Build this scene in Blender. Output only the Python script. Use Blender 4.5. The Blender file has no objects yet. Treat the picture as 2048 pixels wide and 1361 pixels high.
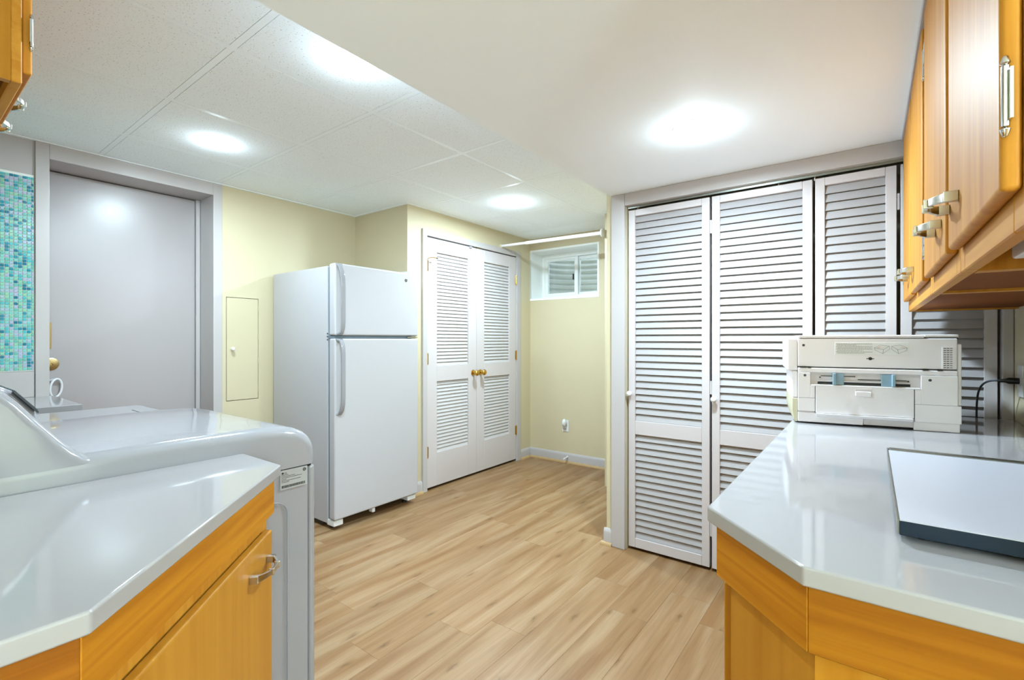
import bpy, bmesh, math, random
from mathutils import Vector, Matrix
random.seed(7)
R = math.radians
SC = bpy.context.scene
COL = SC.collection

# ------------------------------------------------------------------ camera
cam = bpy.data.cameras.new('camera')
cam.sensor_width = 36.0
cam.lens = 957.0 / 2048.0 * 36.0
cam.clip_start = 0.02
camo = bpy.data.objects.new('camera', cam)
camo.location = (0, 0, 1.22)
camo.rotation_euler = (R(90), 0, R(36.85 - 90))
COL.objects.link(camo)
SC.camera = camo

# ------------------------------------------------------------------ world, exposure
w = bpy.data.worlds.new('world'); SC.world = w
w.use_nodes = True
bg = w.node_tree.nodes['Background']
bg.inputs[0].default_value = (0.80, 0.90, 1.0, 1)
bg.inputs[1].default_value = 2.2
SC.view_settings.view_transform = 'Standard'
SC.view_settings.look = 'None'
SC.view_settings.gamma = 1.0
SC.view_settings.use_curve_mapping = False
SC.view_settings.exposure = 2.02
try:
    SC.cycles.use_denoising = True
    SC.cycles.max_bounces = 14
    SC.cycles.diffuse_bounces = 8
    SC.cycles.glossy_bounces = 5
    SC.cycles.sample_clamp_indirect = 6.0
    SC.cycles.caustics_reflective = False
    SC.cycles.caustics_refractive = False
except Exception:
    pass
LAMP_W = 9.5            # watts of each recessed lamp
FILL_PEND_P = 8.0             # power of the added, unseen fill pendant behind the camera, relative
LAMP_COL = (0.672, 0.872, 0.985)

# ------------------------------------------------------------------ materials
def lin(c):
    return tuple((v / 255 / 12.92 if v / 255 <= .04045 else ((v / 255 + .055) / 1.055) ** 2.4) for v in c)

def newmat(name):
    m = bpy.data.materials.new(name); m.use_nodes = True
    nt = m.node_tree
    return m, nt, nt.nodes['Principled BSDF']

def setp(p, rough=.5, metal=0., spec=.5, coat=0., coatr=.05):
    p.inputs['Roughness'].default_value = rough
    p.inputs['Metallic'].default_value = metal
    p.inputs['Specular IOR Level'].default_value = spec
    p.inputs['Coat Weight'].default_value = coat
    p.inputs['Coat Roughness'].default_value = coatr

def bump(nt, p, scale, strength, dist=.002, detail=2., coord='Object'):
    tc = nt.nodes.new('ShaderNodeTexCoord')
    n = nt.nodes.new('ShaderNodeTexNoise'); n.inputs['Scale'].default_value = scale; n.inputs['Detail'].default_value = detail
    b = nt.nodes.new('ShaderNodeBump'); b.inputs['Strength'].default_value = strength; b.inputs['Distance'].default_value = dist
    nt.links.new(tc.outputs[coord], n.inputs['Vector'])
    nt.links.new(n.outputs['Fac'], b.inputs['Height'])
    nt.links.new(b.outputs['Normal'], p.inputs['Normal'])

def plain(name, rgb, rough=.5, metal=0., spec=.5, coat=0., bsc=0, bst=0, var=0.0):
    m, nt, p = newmat(name)
    c = lin(rgb)
    p.inputs['Base Color'].default_value = (*c, 1)
    setp(p, rough, metal, spec, coat)
    if var:
        tc = nt.nodes.new('ShaderNodeTexCoord')
        n = nt.nodes.new('ShaderNodeTexNoise'); n.inputs['Scale'].default_value = 3.0; n.inputs['Detail'].default_value = 4
        r = nt.nodes.new('ShaderNodeValToRGB')
        r.color_ramp.elements[0].position = .3; r.color_ramp.elements[1].position = .7
        r.color_ramp.elements[0].color = (*[v * (1 - var) for v in c], 1)
        r.color_ramp.elements[1].color = (*[min(1, v * (1 + var)) for v in c], 1)
        nt.links.new(tc.outputs['Object'], n.inputs['Vector'])
        nt.links.new(n.outputs['Fac'], r.inputs['Fac'])
        nt.links.new(r.outputs['Color'], p.inputs['Base Color'])
    if bsc:
        bump(nt, p, bsc, bst)
    return m

M = {}
M['yellow'] = plain('yellow_wall_paint', (196, 185, 155), .55, bsc=260, bst=.12, var=.012)
M['ceil'] = plain('ceiling_drywall_paint', (242, 249, 255), .7, bsc=200, bst=.08, var=.006)
M['trim'] = plain('white_trim_paint', (179, 174, 174), .28, var=.006)
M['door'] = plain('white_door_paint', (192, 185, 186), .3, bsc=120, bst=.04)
M['entry'] = plain('white_entry_door_lamp_offset', (163, 157, 158), .3, bsc=120, bst=.04)  # door paint darkened in colour to offset the lamp right before it
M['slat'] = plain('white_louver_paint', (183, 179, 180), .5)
M['slatb'] = plain('white_bifold_louver_lamp_offset', (158, 154, 155), .5)  # louver paint darkened to offset the close soffit lamp
M['tee'] = plain('white_ceiling_grid_metal', (242, 249, 255), .4)
M['appl'] = plain('white_enamel', (139, 138, 143), .12, coat=.5)
M['fridge'] = plain('white_textured_enamel', (176, 174, 178), .26, bsc=520, bst=.10)
M['quartz'] = plain('white_quartz', (148, 145, 147), .07, spec=.6, var=.01)
M['brass'] = plain('polished_brass', (214, 172, 84), .16, 1.0)
M['abrass'] = plain('antique_brass', (178, 158, 112), .3, 1.0)
M['nickel'] = plain('brushed_nickel', (196, 192, 186), .24, 1.0)
M['chrome'] = plain('chrome', (210, 212, 214), .1, 1.0)
M['black'] = plain('black_plastic', (22, 22, 24), .4)
M['dark'] = plain('dark_grey_plastic', (58, 62, 68), .35)
M['gasket'] = plain('grey_gasket', (104, 118, 128), .5)
M['plast'] = plain('white_plastic', (216, 217, 219), .25)
M['printer'] = plain('light_grey_plastic', (234, 230, 234), .42, bsc=900, bst=.06)
M['printer2'] = plain('pale_grey_plastic', (211, 206, 208), .45)
M['cream'] = plain('aged_cream_plastic', (202, 198, 170), .45)
M['bluep'] = plain('blue_grey_plastic', (136, 164, 180), .4)
M['slate'] = plain('dark_slate_laminate', (30, 40, 52), .5, spec=.2)
M['board'] = plain('white_laminate', (176, 176, 186), .3)
M['alu'] = plain('brushed_aluminium', (150, 152, 146), .3, 1.0)
M['vinyl'] = plain('white_window_vinyl', (238, 242, 242), .3)
M['galv'] = plain('galvanised_steel', (120, 124, 120), .55, .35, var=.18)
M['sticker'] = plain('silver_sticker', (150, 150, 150), .35)
M['ink'] = plain('black_ink', (40, 38, 36), .6)
M['inkgrey'] = plain('grey_ink', (120, 120, 120), .6)
M['inkred'] = plain('red_ink', (220, 150, 135), .6)
M['paper'] = plain('white_label_paper', (232, 233, 234), .5)
M['shoe'] = plain('tan_shoe_moulding', (176, 146, 104), .45, var=.08)
M['grout'] = plain('white_grout', (226, 230, 226), .8)
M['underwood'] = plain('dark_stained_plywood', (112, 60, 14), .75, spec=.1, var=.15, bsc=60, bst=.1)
M['subfloor'] = plain('dark_underlay', (96, 76, 54), .8)
M['cement'] = plain('grey_hall_paint', (238, 234, 214), .6)

def wood(name, axis, light, dark, rough=.5, scale=1.0, coat=.0):
    m, nt, p = newmat(name)
    tc = nt.nodes.new('ShaderNodeTexCoord')
    mp = nt.nodes.new('ShaderNodeMapping')
    st = {'x': (2.6, 62, 62), 'y': (62, 2.6, 62), 'z': (62, 62, 2.6)}[axis]
    mp.inputs['Scale'].default_value = [v * scale for v in st]
    nt.links.new(tc.outputs['Object'], mp.inputs['Vector'])
    n1 = nt.nodes.new('ShaderNodeTexNoise'); n1.inputs['Scale'].default_value = 1.0; n1.inputs['Detail'].default_value = 6; n1.inputs['Distortion'].default_value = .6
    n2 = nt.nodes.new('ShaderNodeTexNoise'); n2.inputs['Scale'].default_value = .22; n2.inputs['Detail'].default_value = 3; n2.inputs['Distortion'].default_value = 1.2
    nt.links.new(mp.outputs[0], n1.inputs['Vector']); nt.links.new(mp.outputs[0], n2.inputs['Vector'])
    mx = nt.nodes.new('ShaderNodeMix'); mx.data_type = 'FLOAT'; mx.inputs[0].default_value = .5
    nt.links.new(n1.outputs['Fac'], mx.inputs[2]); nt.links.new(n2.outputs['Fac'], mx.inputs[3])
    r = nt.nodes.new('ShaderNodeValToRGB')
    r.color_ramp.elements[0].position = .34; r.color_ramp.elements[0].color = (*lin(dark), 1)
    r.color_ramp.elements[1].position = .62; r.color_ramp.elements[1].color = (*lin(light), 1)
    nt.links.new(mx.outputs[0], r.inputs['Fac']); nt.links.new(r.outputs['Color'], p.inputs['Base Color'])
    b = nt.nodes.new('ShaderNodeBump'); b.inputs['Strength'].default_value = .04; b.inputs['Distance'].default_value = .002
    nt.links.new(n1.outputs['Fac'], b.inputs['Height']); nt.links.new(b.outputs['Normal'], p.inputs['Normal'])
    setp(p, rough, spec=.14, coat=coat, coatr=.15)
    return m
WL, WD = (186, 130, 46), (164, 102, 22)
for a in 'xyz':
    M['wood_' + a] = wood('honey_maple_grain_' + a, a, WL, WD)
for a in 'xyz':
    M['woodb_' + a] = wood('honey_maple_bold_grain_' + a, a, (184, 123, 28), (142, 80, 8), scale=.8)
M['woodd_x'] = wood('honey_maple_shaded_end_board', 'x', (150, 92, 20), (112, 58, 6), scale=.8)  # same maple, shade of the unlit left end put into the colour
M['woodb_y'] = wood('honey_maple_dark_shaded_board', 'y', (151, 96, 19), (118, 63, 5), scale=.8)  # darker board, further darkened: shading of the end face is in the colour
for a in 'xyz':
    M['woodp_' + a] = wood('honey_maple_panel_grain_' + a, a, (174, 121, 39), (159, 104, 26), scale=.6, rough=.34)

def floor_mat():
    m, nt, p = newmat('light_oak_vinyl_plank')
    tc = nt.nodes.new('ShaderNodeTexCoord'); oi = nt.nodes.new('ShaderNodeObjectInfo')
    k = nt.nodes.new('ShaderNodeMath'); k.operation = 'MULTIPLY'; k.inputs[1].default_value = 57.0
    nt.links.new(oi.outputs['Random'], k.inputs[0])
    add = nt.nodes.new('ShaderNodeVectorMath'); add.operation = 'ADD'
    nt.links.new(tc.outputs['Object'], add.inputs[0]); nt.links.new(k.outputs[0], add.inputs[1])
    def noise(sc, det, dist, detail_scale=1.0):
        mp = nt.nodes.new('ShaderNodeMapping'); mp.inputs['Scale'].default_value = sc
        nt.links.new(add.outputs[0], mp.inputs['Vector'])
        n = nt.nodes.new('ShaderNodeTexNoise'); n.inputs['Scale'].default_value = detail_scale; n.inputs['Detail'].default_value = det; n.inputs['Distortion'].default_value = dist
        nt.links.new(mp.outputs[0], n.inputs['Vector']); return n
    broad = noise((1.1, 13, 1), 3, .7)
    fine = noise((5, 150, 1), 4, .3)
    r1 = nt.nodes.new('ShaderNodeValToRGB')
    e = r1.color_ramp.elements
    e[0].position = .33; e[0].color = (*lin((128, 92, 56)), 1)
    e[1].position = .68; e[1].color = (*lin((154, 125, 93)), 1)
    mid = e.new(.5); mid.color = (*lin((140, 107, 72)), 1)
    nt.links.new(broad.outputs['Fac'], r1.inputs['Fac'])
    r2 = nt.nodes.new('ShaderNodeValToRGB')
    r2.color_ramp.elements[0].position = .3; r2.color_ramp.elements[0].color = (.72, .70, .66, 1)
    r2.color_ramp.elements[1].position = .55; r2.color_ramp.elements[1].color = (1, 1, 1, 1)
    nt.links.new(fine.outputs['Fac'], r2.inputs['Fac'])
    mul = nt.nodes.new('ShaderNodeMix'); mul.data_type = 'RGBA'; mul.blend_type = 'MULTIPLY'; mul.inputs[0].default_value = .5
    nt.links.new(r1.outputs['Color'], mul.inputs[6]); nt.links.new(r2.outputs['Color'], mul.inputs[7])
    # knots
    mpk = nt.nodes.new('ShaderNodeMapping'); mpk.inputs['Scale'].default_value = (1.9, 6.5, 1)
    nt.links.new(add.outputs[0], mpk.inputs['Vector'])
    wob = noise((30, 60, 1), 2, 0)
    av = nt.nodes.new('ShaderNodeVectorMath'); av.operation = 'MULTIPLY_ADD'
    av.inputs[1].default_value = (.10, .16, 0)
    nt.links.new(wob.outputs['Color'], av.inputs[0]); nt.links.new(mpk.outputs[0], av.inputs[2])
    vo = nt.nodes.new('ShaderNodeTexVoronoi'); vo.inputs['Scale'].default_value = 1.0; vo.inputs['Randomness'].default_value = 1.0
    vo.voronoi_dimensions = '2D'
    nt.links.new(av.outputs[0], vo.inputs['Vector'])
    rk = nt.nodes.new('ShaderNodeValToRGB')
    rk.color_ramp.elements[0].position = .02; rk.color_ramp.elements[0].color = (.38, .30, .20, 1)
    rk.color_ramp.elements[1].position = .11; rk.color_ramp.elements[1].color = (1, 1, 1, 1)
    em = rk.color_ramp.elements.new(.05); em.color = (.74, .66, .54, 1)
    nt.links.new(vo.outputs['Distance'], rk.inputs['Fac'])
    mulk = nt.nodes.new('ShaderNodeMix'); mulk.data_type = 'RGBA'; mulk.blend_type = 'MULTIPLY'; mulk.inputs[0].default_value = .6
    nt.links.new(mul.outputs[2], mulk.inputs[6]); nt.links.new(rk.outputs['Color'], mulk.inputs[7])
    # plank tint
    hsv = nt.nodes.new('ShaderNodeHueSaturation')
    rt = nt.nodes.new('ShaderNodeMapRange'); rt.inputs[3].default_value = .92; rt.inputs[4].default_value = 1.05
    nt.links.new(oi.outputs['Random'], rt.inputs[0]); nt.links.new(rt.outputs[0], hsv.inputs['Value'])
    nt.links.new(mulk.outputs[2], hsv.inputs['Color']); nt.links.new(hsv.outputs['Color'], p.inputs['Base Color'])
    b = nt.nodes.new('ShaderNodeBump'); b.inputs['Strength'].default_value = .06; b.inputs['Distance'].default_value = .001
    nt.links.new(fine.outputs['Fac'], b.inputs['Height']); nt.links.new(b.outputs['Normal'], p.inputs['Normal'])
    setp(p, .38, spec=.4)
    return m
M['plank'] = floor_mat()

def tile_mat():
    m, nt, p = newmat('acoustic_tile')
    tc = nt.nodes.new('ShaderNodeTexCoord')
    n = nt.nodes.new('ShaderNodeTexNoise'); n.inputs['Scale'].default_value = 170; n.inputs['Detail'].default_value = 2
    nt.links.new(tc.outputs['Object'], n.inputs['Vector'])
    r = nt.nodes.new('ShaderNodeValToRGB')
    r.color_ramp.elements[0].position = .27; r.color_ramp.elements[0].color = (*lin((168, 166, 160)), 1)
    r.color_ramp.elements[1].position = .38; r.color_ramp.elements[1].color = (*lin((242, 249, 255)), 1)
    nt.links.new(n.outputs['Fac'], r.inputs['Fac']); nt.links.new(r.outputs['Color'], p.inputs['Base Color'])
    b = nt.nodes.new('ShaderNodeBump'); b.inputs['Strength'].default_value = .25; b.inputs['Distance'].default_value = .001
    nt.links.new(n.outputs['Fac'], b.inputs['Height']); nt.links.new(b.outputs['Normal'], p.inputs['Normal'])
    setp(p, .9, spec=.2)
    return m
M['actile'] = tile_mat()

def mosaic_mat(island):
    m, nt, p = newmat('iridescent_glass_mosaic' + ('_field' if island else ''))
    if island:
        g = nt.nodes.new('ShaderNodeNewGeometry'); out = g.outputs['Random Per Island']
    else:
        g = nt.nodes.new('ShaderNodeObjectInfo'); out = g.outputs['Random']
    r = nt.nodes.new('ShaderNodeValToRGB'); r.color_ramp.interpolation = 'CONSTANT'
    cols = [(0, (120, 190, 184)), (.2, (96, 174, 164)), (.36, (132, 190, 164)), (.5, (150, 178, 196)), (.62, (70, 172, 180)), (.74, (164, 172, 200)), (.84, (14, 134, 158)), (.93, (6, 112, 140))]
    r.color_ramp.elements[0].color = (*lin(cols[0][1]), 1); r.color_ramp.elements[0].position = 0
    r.color_ramp.elements[1].position = cols[1][0]; r.color_ramp.elements[1].color = (*lin(cols[1][1]), 1)
    for q, c in cols[2:]:
        e = r.color_ramp.elements.new(q); e.color = (*lin(c), 1)
    nt.links.new(out, r.inputs['Fac']); nt.links.new(r.outputs['Color'], p.inputs['Base Color'])
    setp(p, .12, spec=.7, coat=.6)
    bump(nt, p, 120, .3, .001)
    return m
M['mosaic'] = mosaic_mat(False); M['mosaicf'] = mosaic_mat(True)

def glass_mat():
    m, nt, p = newmat('window_glass')
    out = nt.nodes['Material Output']
    tr = nt.nodes.new('ShaderNodeBsdfTransparent'); tr.inputs[0].default_value = (.86, .90, .89, 1)
    gl = nt.nodes.new('ShaderNodeBsdfGlossy'); gl.inputs['Roughness'].default_value = .03
    fr = nt.nodes.new('ShaderNodeFresnel'); fr.inputs[0].default_value = 1.35
    mx = nt.nodes.new('ShaderNodeMixShader')
    nt.links.new(fr.outputs[0], mx.inputs[0]); nt.links.new(tr.outputs[0], mx.inputs[1]); nt.links.new(gl.outputs[0], mx.inputs[2])
    nt.links.new(mx.outputs[0], out.inputs['Surface'])
    nt.nodes.remove(p)
    return m
M['glass'] = glass_mat()

def lamp_mat():
    m, nt, p = newmat('lit_lamp_lens')
    p.inputs['Base Color'].default_value = (1, 1, 1, 1)
    p.inputs['Emission Color'].default_value = (1, .985, .96, 1)
    p.inputs['Emission Strength'].default_value = 9.0
    return m
M['lens'] = lamp_mat()
M['globe'] = plain('frosted_globe_glass', (240, 240, 238), .4)
def _globe():
    m = M['globe']; nt = m.node_tree; out = nt.nodes['Material Output']
    tr = nt.nodes.new('ShaderNodeBsdfTransparent'); mx = nt.nodes.new('ShaderNodeMixShader'); mx.inputs[0].default_value = .9
    nt.links.new(nt.nodes['Principled BSDF'].outputs[0], mx.inputs[1]); nt.links.new(tr.outputs[0], mx.inputs[2]); nt.links.new(mx.outputs[0], out.inputs['Surface'])
_globe()

# ------------------------------------------------------------------ geometry helpers
class G:
    def __init__(s): s.v = []; s.f = []
    def add(s, vs, fs):
        o = len(s.v); s.v += [tuple(a) for a in vs]; s.f += [tuple(i + o for i in f) for f in fs]; return s
    def box(s, x0, x1, y0, y1, z0, z1):
        return s.add([(x0, y0, z0), (x1, y0, z0), (x1, y1, z0), (x0, y1, z0), (x0, y0, z1), (x1, y0, z1), (x1, y1, z1), (x0, y1, z1)],
                     [(3, 2, 1, 0), (4, 5, 6, 7), (0, 1, 5, 4), (1, 2, 6, 5), (2, 3, 7, 6), (3, 0, 4, 7)])
    def prism(s, poly, z0, z1):
        n = len(poly)
        vs = [(x, y, z0) for x, y in poly] + [(x, y, z1) for x, y in poly]
        fs = [tuple(reversed(range(n))), tuple(range(n, 2 * n))] + [(i, (i + 1) % n, n + (i + 1) % n, n + i) for i in range(n)]
        return s.add(vs, fs)
    def extr(s, prof, axis, a0, a1):
        """profile in the two other axes (in x,y,z order) extruded along axis"""
        def pt(u, v, a): return {'x': (a, u, v), 'y': (u, a, v), 'z': (u, v, a)}[axis]
        n = len(prof)
        vs = [pt(u, v, a0) for u, v in prof] + [pt(u, v, a1) for u, v in prof]
        fs = [tuple(range(n)), tuple(reversed(range(n, 2 * n)))] + [(i, n + i, n + (i + 1) % n, (i + 1) % n) for i in range(n)]
        return s.add(vs, fs)
    def tube(s, path, r, n=10, flat=None):
        path = [Vector(p) for p in path]; rings = []
        up = Vector((0, 0, 1)); prev = None
        for i, p in enumerate(path):
            t = (path[min(i + 1, len(path) - 1)] - path[max(i - 1, 0)]).normalized()
            a = t.cross(up) if prev is None else prev - t * prev.dot(t)
            if a.length < 1e-4: a = t.cross(Vector((1, 0, 0)))
            a.normalize(); b = t.cross(a); prev = a
            rr = r[i] if isinstance(r, (list, tuple)) else r
            rings.append([p + (a * math.cos(2 * math.pi * k / n) + b * math.sin(2 * math.pi * k / n)) * rr for k in range(n)])
        vs = [q for g in rings for q in g]; m = len(rings)
        fs = [(i * n + k, i * n + (k + 1) % n, (i + 1) * n + (k + 1) % n, (i + 1) * n + k) for i in range(m - 1) for k in range(n)]
        fs += [tuple(reversed(range(n))), tuple(range((m - 1) * n, m * n))]
        return s.add(vs, fs)
    def lathe(s, prof, n=20, axis='z', c=(0, 0, 0)):
        """prof: (radius, height) pairs; closed at the ends"""
        vs = []
        for rr, hh in prof:
            for k in range(n):
                a = 2 * math.pi * k / n; u, v = rr * math.cos(a), rr * math.sin(a)
                q = {'z': (u, v, hh), 'y': (u, hh, v), 'x': (hh, u, v)}[axis]
                vs.append((q[0] + c[0], q[1] + c[1], q[2] + c[2]))
        m = len(prof)
        fs = [(i * n + k, i * n + (k + 1) % n, (i + 1) * n + (k + 1) % n, (i + 1) * n + k) for i in range(m - 1) for k in range(n)]
        fs += [tuple(reversed(range(n))), tuple(range((m - 1) * n, m * n))]
        return s.add(vs, fs)
    def sweep(s, path, wid, thk, wdir):
        """flat strap: rectangular section (wid along wdir, thk in the path plane)"""
        path = [Vector(p) for p in path]; W = Vector(wdir).normalized(); vs = []
        for i, p in enumerate(path):
            t = (path[min(i + 1, len(path) - 1)] - path[max(i - 1, 0)]).normalized()
            nrm = t.cross(W).normalized()
            ww = wid[i] if isinstance(wid, (list, tuple)) else wid
            vs += [p + W * ww / 2 + nrm * thk / 2, p - W * ww / 2 + nrm * thk / 2, p - W * ww / 2 - nrm * thk / 2, p + W * ww / 2 - nrm * thk / 2]
        m = len(path)
        fs = [(i * 4 + k, i * 4 + (k + 1) % 4, (i + 1) * 4 + (k + 1) % 4, (i + 1) * 4 + k) for i in range(m - 1) for k in range(4)]
        fs += [(3, 2, 1, 0), tuple(range((m - 1) * 4, m * 4))]
        return s.add(vs, fs)
    def mesh(s, name, bev=0, seg=2, smooth=35, maxang=30):
        me = bpy.data.meshes.new(name)
        me.from_pydata(s.v, [], s.f)
        bm = bmesh.new(); bm.from_mesh(me)
        bmesh.ops.recalc_face_normals(bm, faces=bm.faces)
        if bev:
            ed = [e for e in bm.edges if len(e.link_faces) == 2 and e.calc_face_angle(0) > R(maxang)]
            bmesh.ops.bevel(bm, geom=ed, offset=bev, segments=seg, affect='EDGES', profile=.5, clamp_overlap=True)
        bm.to_mesh(me); bm.free()
        if bev and smooth: me['bev'] = 1
        if smooth:
            me.polygons.foreach_set('use_smooth', [True] * len(me.polygons))
            me.set_sharp_from_angle(angle=R(smooth))
        return me

def link(name, me, mat, parent=None, loc=None, rot=None):
    o = bpy.data.objects.new(name, me); COL.objects.link(o)
    if me is not None and mat is not None and not me.materials:
        me.materials.append(M[mat])
    if parent: o.parent = parent
    if loc: o.location = loc
    if rot: o.rotation_euler = rot
    if me is not None and me.get('bev'):
        md = o.modifiers.new('weighted_normals', 'WEIGHTED_NORMAL'); md.keep_sharp = True; md.weight = 100
    return o

def part(name, g, mat, parent, bev=0, seg=2, smooth=35, loc=None, rot=None, label=None, maxang=30):
    o = link(name, g.mesh(name, bev, seg, smooth, maxang), mat, parent, loc, rot)
    if label: o['label'] = label
    return o

def thing(name, label, cat, loc=(0, 0, 0), rz=0, group=None, kind=None):
    o = bpy.data.objects.new(name, None); COL.objects.link(o)
    o.empty_display_size = .05
    o.location = loc; o.rotation_euler = (0, 0, rz)
    o['label'] = label; o['category'] = cat
    if group: o['group'] = group
    if kind: o['kind'] = kind
    return o

def struct(name, g, mat, label, cat, bev=0):
    o = link(name, g.mesh(name, bev), mat)
    o['kind'] = 'structure'; o['label'] = label; o['category'] = cat
    return o

def tag(o, label, cat, group=None):
    o['label'] = label; o['category'] = cat
    if group: o['group'] = group
    return o

def B(x0, x1, y0, y1, z0, z1): return G().box(x0, x1, y0, y1, z0, z1)

def text_mesh(s, size, name):
    cu = bpy.data.curves.new(name, 'FONT'); cu.body = s; cu.size = size; cu.extrude = .0002
    ob = bpy.data.objects.new(name, cu); COL.objects.link(ob)
    dg = bpy.context.evaluated_depsgraph_get()
    me = bpy.data.meshes.new_from_object(ob.evaluated_get(dg))
    bpy.data.objects.remove(ob); bpy.data.curves.remove(cu)
    return me

# ------------------------------------------------------------------ key dimensions
HC, HS = 2.273, 2.07            # tile grid, plaster soffit
YL, YC, XR, XW = 3.53, 2.865, 2.474, 4.14
XB, YB = 2.63, 1.263            # louvered-closet wall, its free end
YR, XLW = -.44, -.11            # right wall, laundry wall
YH, XH = .66, -3.2              # wall and far end of the open room behind the camera
YQ = -3.0                       # its other end

# ------------------------------------------------------------------ floor: each plank its own piece
fl = struct('floor', B(XH - .1, 4.3, YQ - .1, 3.9, -.08, -.012), 'subfloor', 'light oak plank floor of the laundry room', 'floor')
PW, PL = .182, 1.22
seam = {2: 1.154, 1: 1.475, 0: 1.61, -1: 2.23, -2: 2.004, -3: 2.315, -4: 2.13, 3: 1.65, 6: 1.96, 7: 2.28, 5: 2.556, 4: 1.3, 8: 1.62}
cache = {}
for k in range(-23, 14):
    y0 = 1.136 + PW * k; y1 = y0 + PW
    y0c, y1c = max(y0, YQ), min(y1, YL)
    if y1c - y0c < .01: continue
    sx = seam.get(k, random.uniform(.9, 2.1))
    a = sx - PL * 4
    while a < XW:
        b = a + PL
        lo, hi = max(a, XH), min(b, XW)
        if y0 > YH: lo = max(lo, XLW)
        if y0 < YR - .1: hi = min(hi, .69)
        if hi - lo > .02:
            key = (round(hi - lo, 3), round(y1c - y0c, 3))
            g = .0002
            if key not in cache:
                hx, hy = (hi - lo) / 2 - g, (y1c - y0c) / 2 - g
                cache[key] = G().add([(-hx, -hy, -.012), (hx, -hy, -.012), (hx, hy, -.012), (-hx, hy, -.012),
                                      (-hx, -hy, -.0004), (hx, -hy, -.0004), (hx, hy, -.0004), (-hx, hy, -.0004),
                                      (-hx + .0004, -hy + .0004, 0), (hx - .0004, -hy + .0004, 0), (hx - .0004, hy - .0004, 0), (-hx + .0004, hy - .0004, 0)],
                                     [(8, 9, 10, 11), (0, 1, 5, 4), (1, 2, 6, 5), (2, 3, 7, 6), (3, 0, 4, 7), (4, 5, 9, 8), (5, 6, 10, 9), (6, 7, 11, 10), (7, 4, 8, 11)]).mesh('plank', smooth=0)
            link('plank', cache[key], 'plank', fl, ((lo + hi) / 2, (y0c + y1c) / 2, 0))
        a = b

# ------------------------------------------------------------------ walls
def cells(us, zs, holes, mk):
    g = G()
    for i in range(len(us) - 1):
        for j in range(len(zs) - 1):
            uc, zc = (us[i] + us[i + 1]) / 2, (zs[j] + zs[j + 1]) / 2
            if any(a < uc < b and c < zc < d for a, b, c, d in holes): continue
            mk(g, us[i], us[i + 1], zs[j], zs[j + 1])
    return g
TOP = 2.36
# wall with the entry door (x 0.565..1.363) and the access panel
DX0, DX1, DZ = .565, 1.363, 2.19
g = cells([1.418, 1.447, 1.663, XR + .12], [0, .799, 1.516, TOP], [(1.447, 1.663, .799, 1.516)], lambda g, a, b, c, d: g.box(a, b, YL, YL + .12, c, d))
g.box(1.447, 1.663, YL + .05, YL + .12, .799, 1.516)
struct('wall_left', g, 'yellow', 'pale yellow wall with small access panel beside the refrigerator', 'wall')
g = G().box(XLW - .12, .511, YL, YL + .12, 0, TOP)
struct('wall_left_tiled', g, 'trim', 'white wall end behind the glass mosaic', 'wall')
g = G().box(.45, 1.5, YL + .262, YL + .30, 0, TOP)
struct('wall_entry_back', g, 'trim', 'white wall closing the entry door recess', 'wall')
g = G().box(.511, DX0, YL - .014, YL + .26, 0, HC - .001).box(DX1, 1.418, YL - .014, YL + .26, 0, HC - .001).box(DX0, DX1, YL - .014, YL + .26, DZ, HC - .001)
struct('trim_1', g, 'trim', 'deep white frame around the entry door recess', 'door frame', .002)
# return wall, closet wall, window wall
struct('wall_return', B(XR, XR + .10, YC + .1, YL, 0, TOP), 'yellow', 'short pale yellow return wall beside the refrigerator', 'wall')
g = cells([XR, 2.672, 3.884, XW + .02], [0, 2.062, TOP], [(2.672, 3.884, 0, 2.062)], lambda g, a, b, c, d: g.box(a, b, YC, YC + .1, c, d))
struct('wall_back', g, 'yellow', 'pale yellow wall around the double louvered closet doors', 'wall')
g = cells([YC - 1.2, 2.065, 2.885, 2.985], [0, 1.63, 2.157, TOP], [(2.065, 2.885, 1.63, 2.157)], lambda g, a, b, c, d: g.box(XW, XW + .26, a, b, c, d))
struct('wall_far', g, 'yellow', 'pale yellow wall below and around the basement window', 'wall')
struct('wall_nook', G().box(3.66, XW, 1.15, 1.775, 0, TOP), 'yellow', 'pale yellow wall corner closing the window nook', 'wall')
# louvered closet: end stub, right stub, header, side wall, back
g = G().box(XB, XB + .10, 1.14, YB, 0, TOP).box(XB, XB + .10, YR, -.41, 0, TOP).box(XB, XB + .10, -.41, 1.14, 2.0, TOP).box(XB + .1, 3.66, YB - .10, YB, 0, TOP).box(3.62, 3.72, YR, YB - .1, 0, TOP)
struct('wall_right_closet', g, 'yellow', 'pale yellow wall stub holding the wide louvered closet', 'wall')
struct('wall_right', B(.69, 3.72, YR - .12, YR, 0, TOP), 'yellow', 'pale yellow wall behind the right counter', 'wall')
g = G().box(XLW - .12, XLW, YH, YL, 0, TOP)
struct('wall_laundry', g, 'yellow', 'pale yellow wall behind the washer and dryer', 'wall')
struct('wall_rear_left', G().box(XH, XLW - .12, YH, YH + .10, 0, TOP), 'cement', 'pale wall of the open room behind the viewer, left side', 'wall')
struct('wall_rear_end', B(XH - .1, XH, YQ, YH + .1, 0, TOP), 'cement', 'pale end wall of the open room behind the viewer', 'wall')
struct('wall_rear_right', B(XH, .69, YQ - .1, YQ, 0, TOP), 'cement', 'pale far wall of the open room behind the viewer', 'wall')
struct('wall_rear_side', B(.69, .79, YQ - .1, YR - .12, 0, TOP), 'cement', 'pale side wall of the open room, right of the viewer', 'wall')
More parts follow.
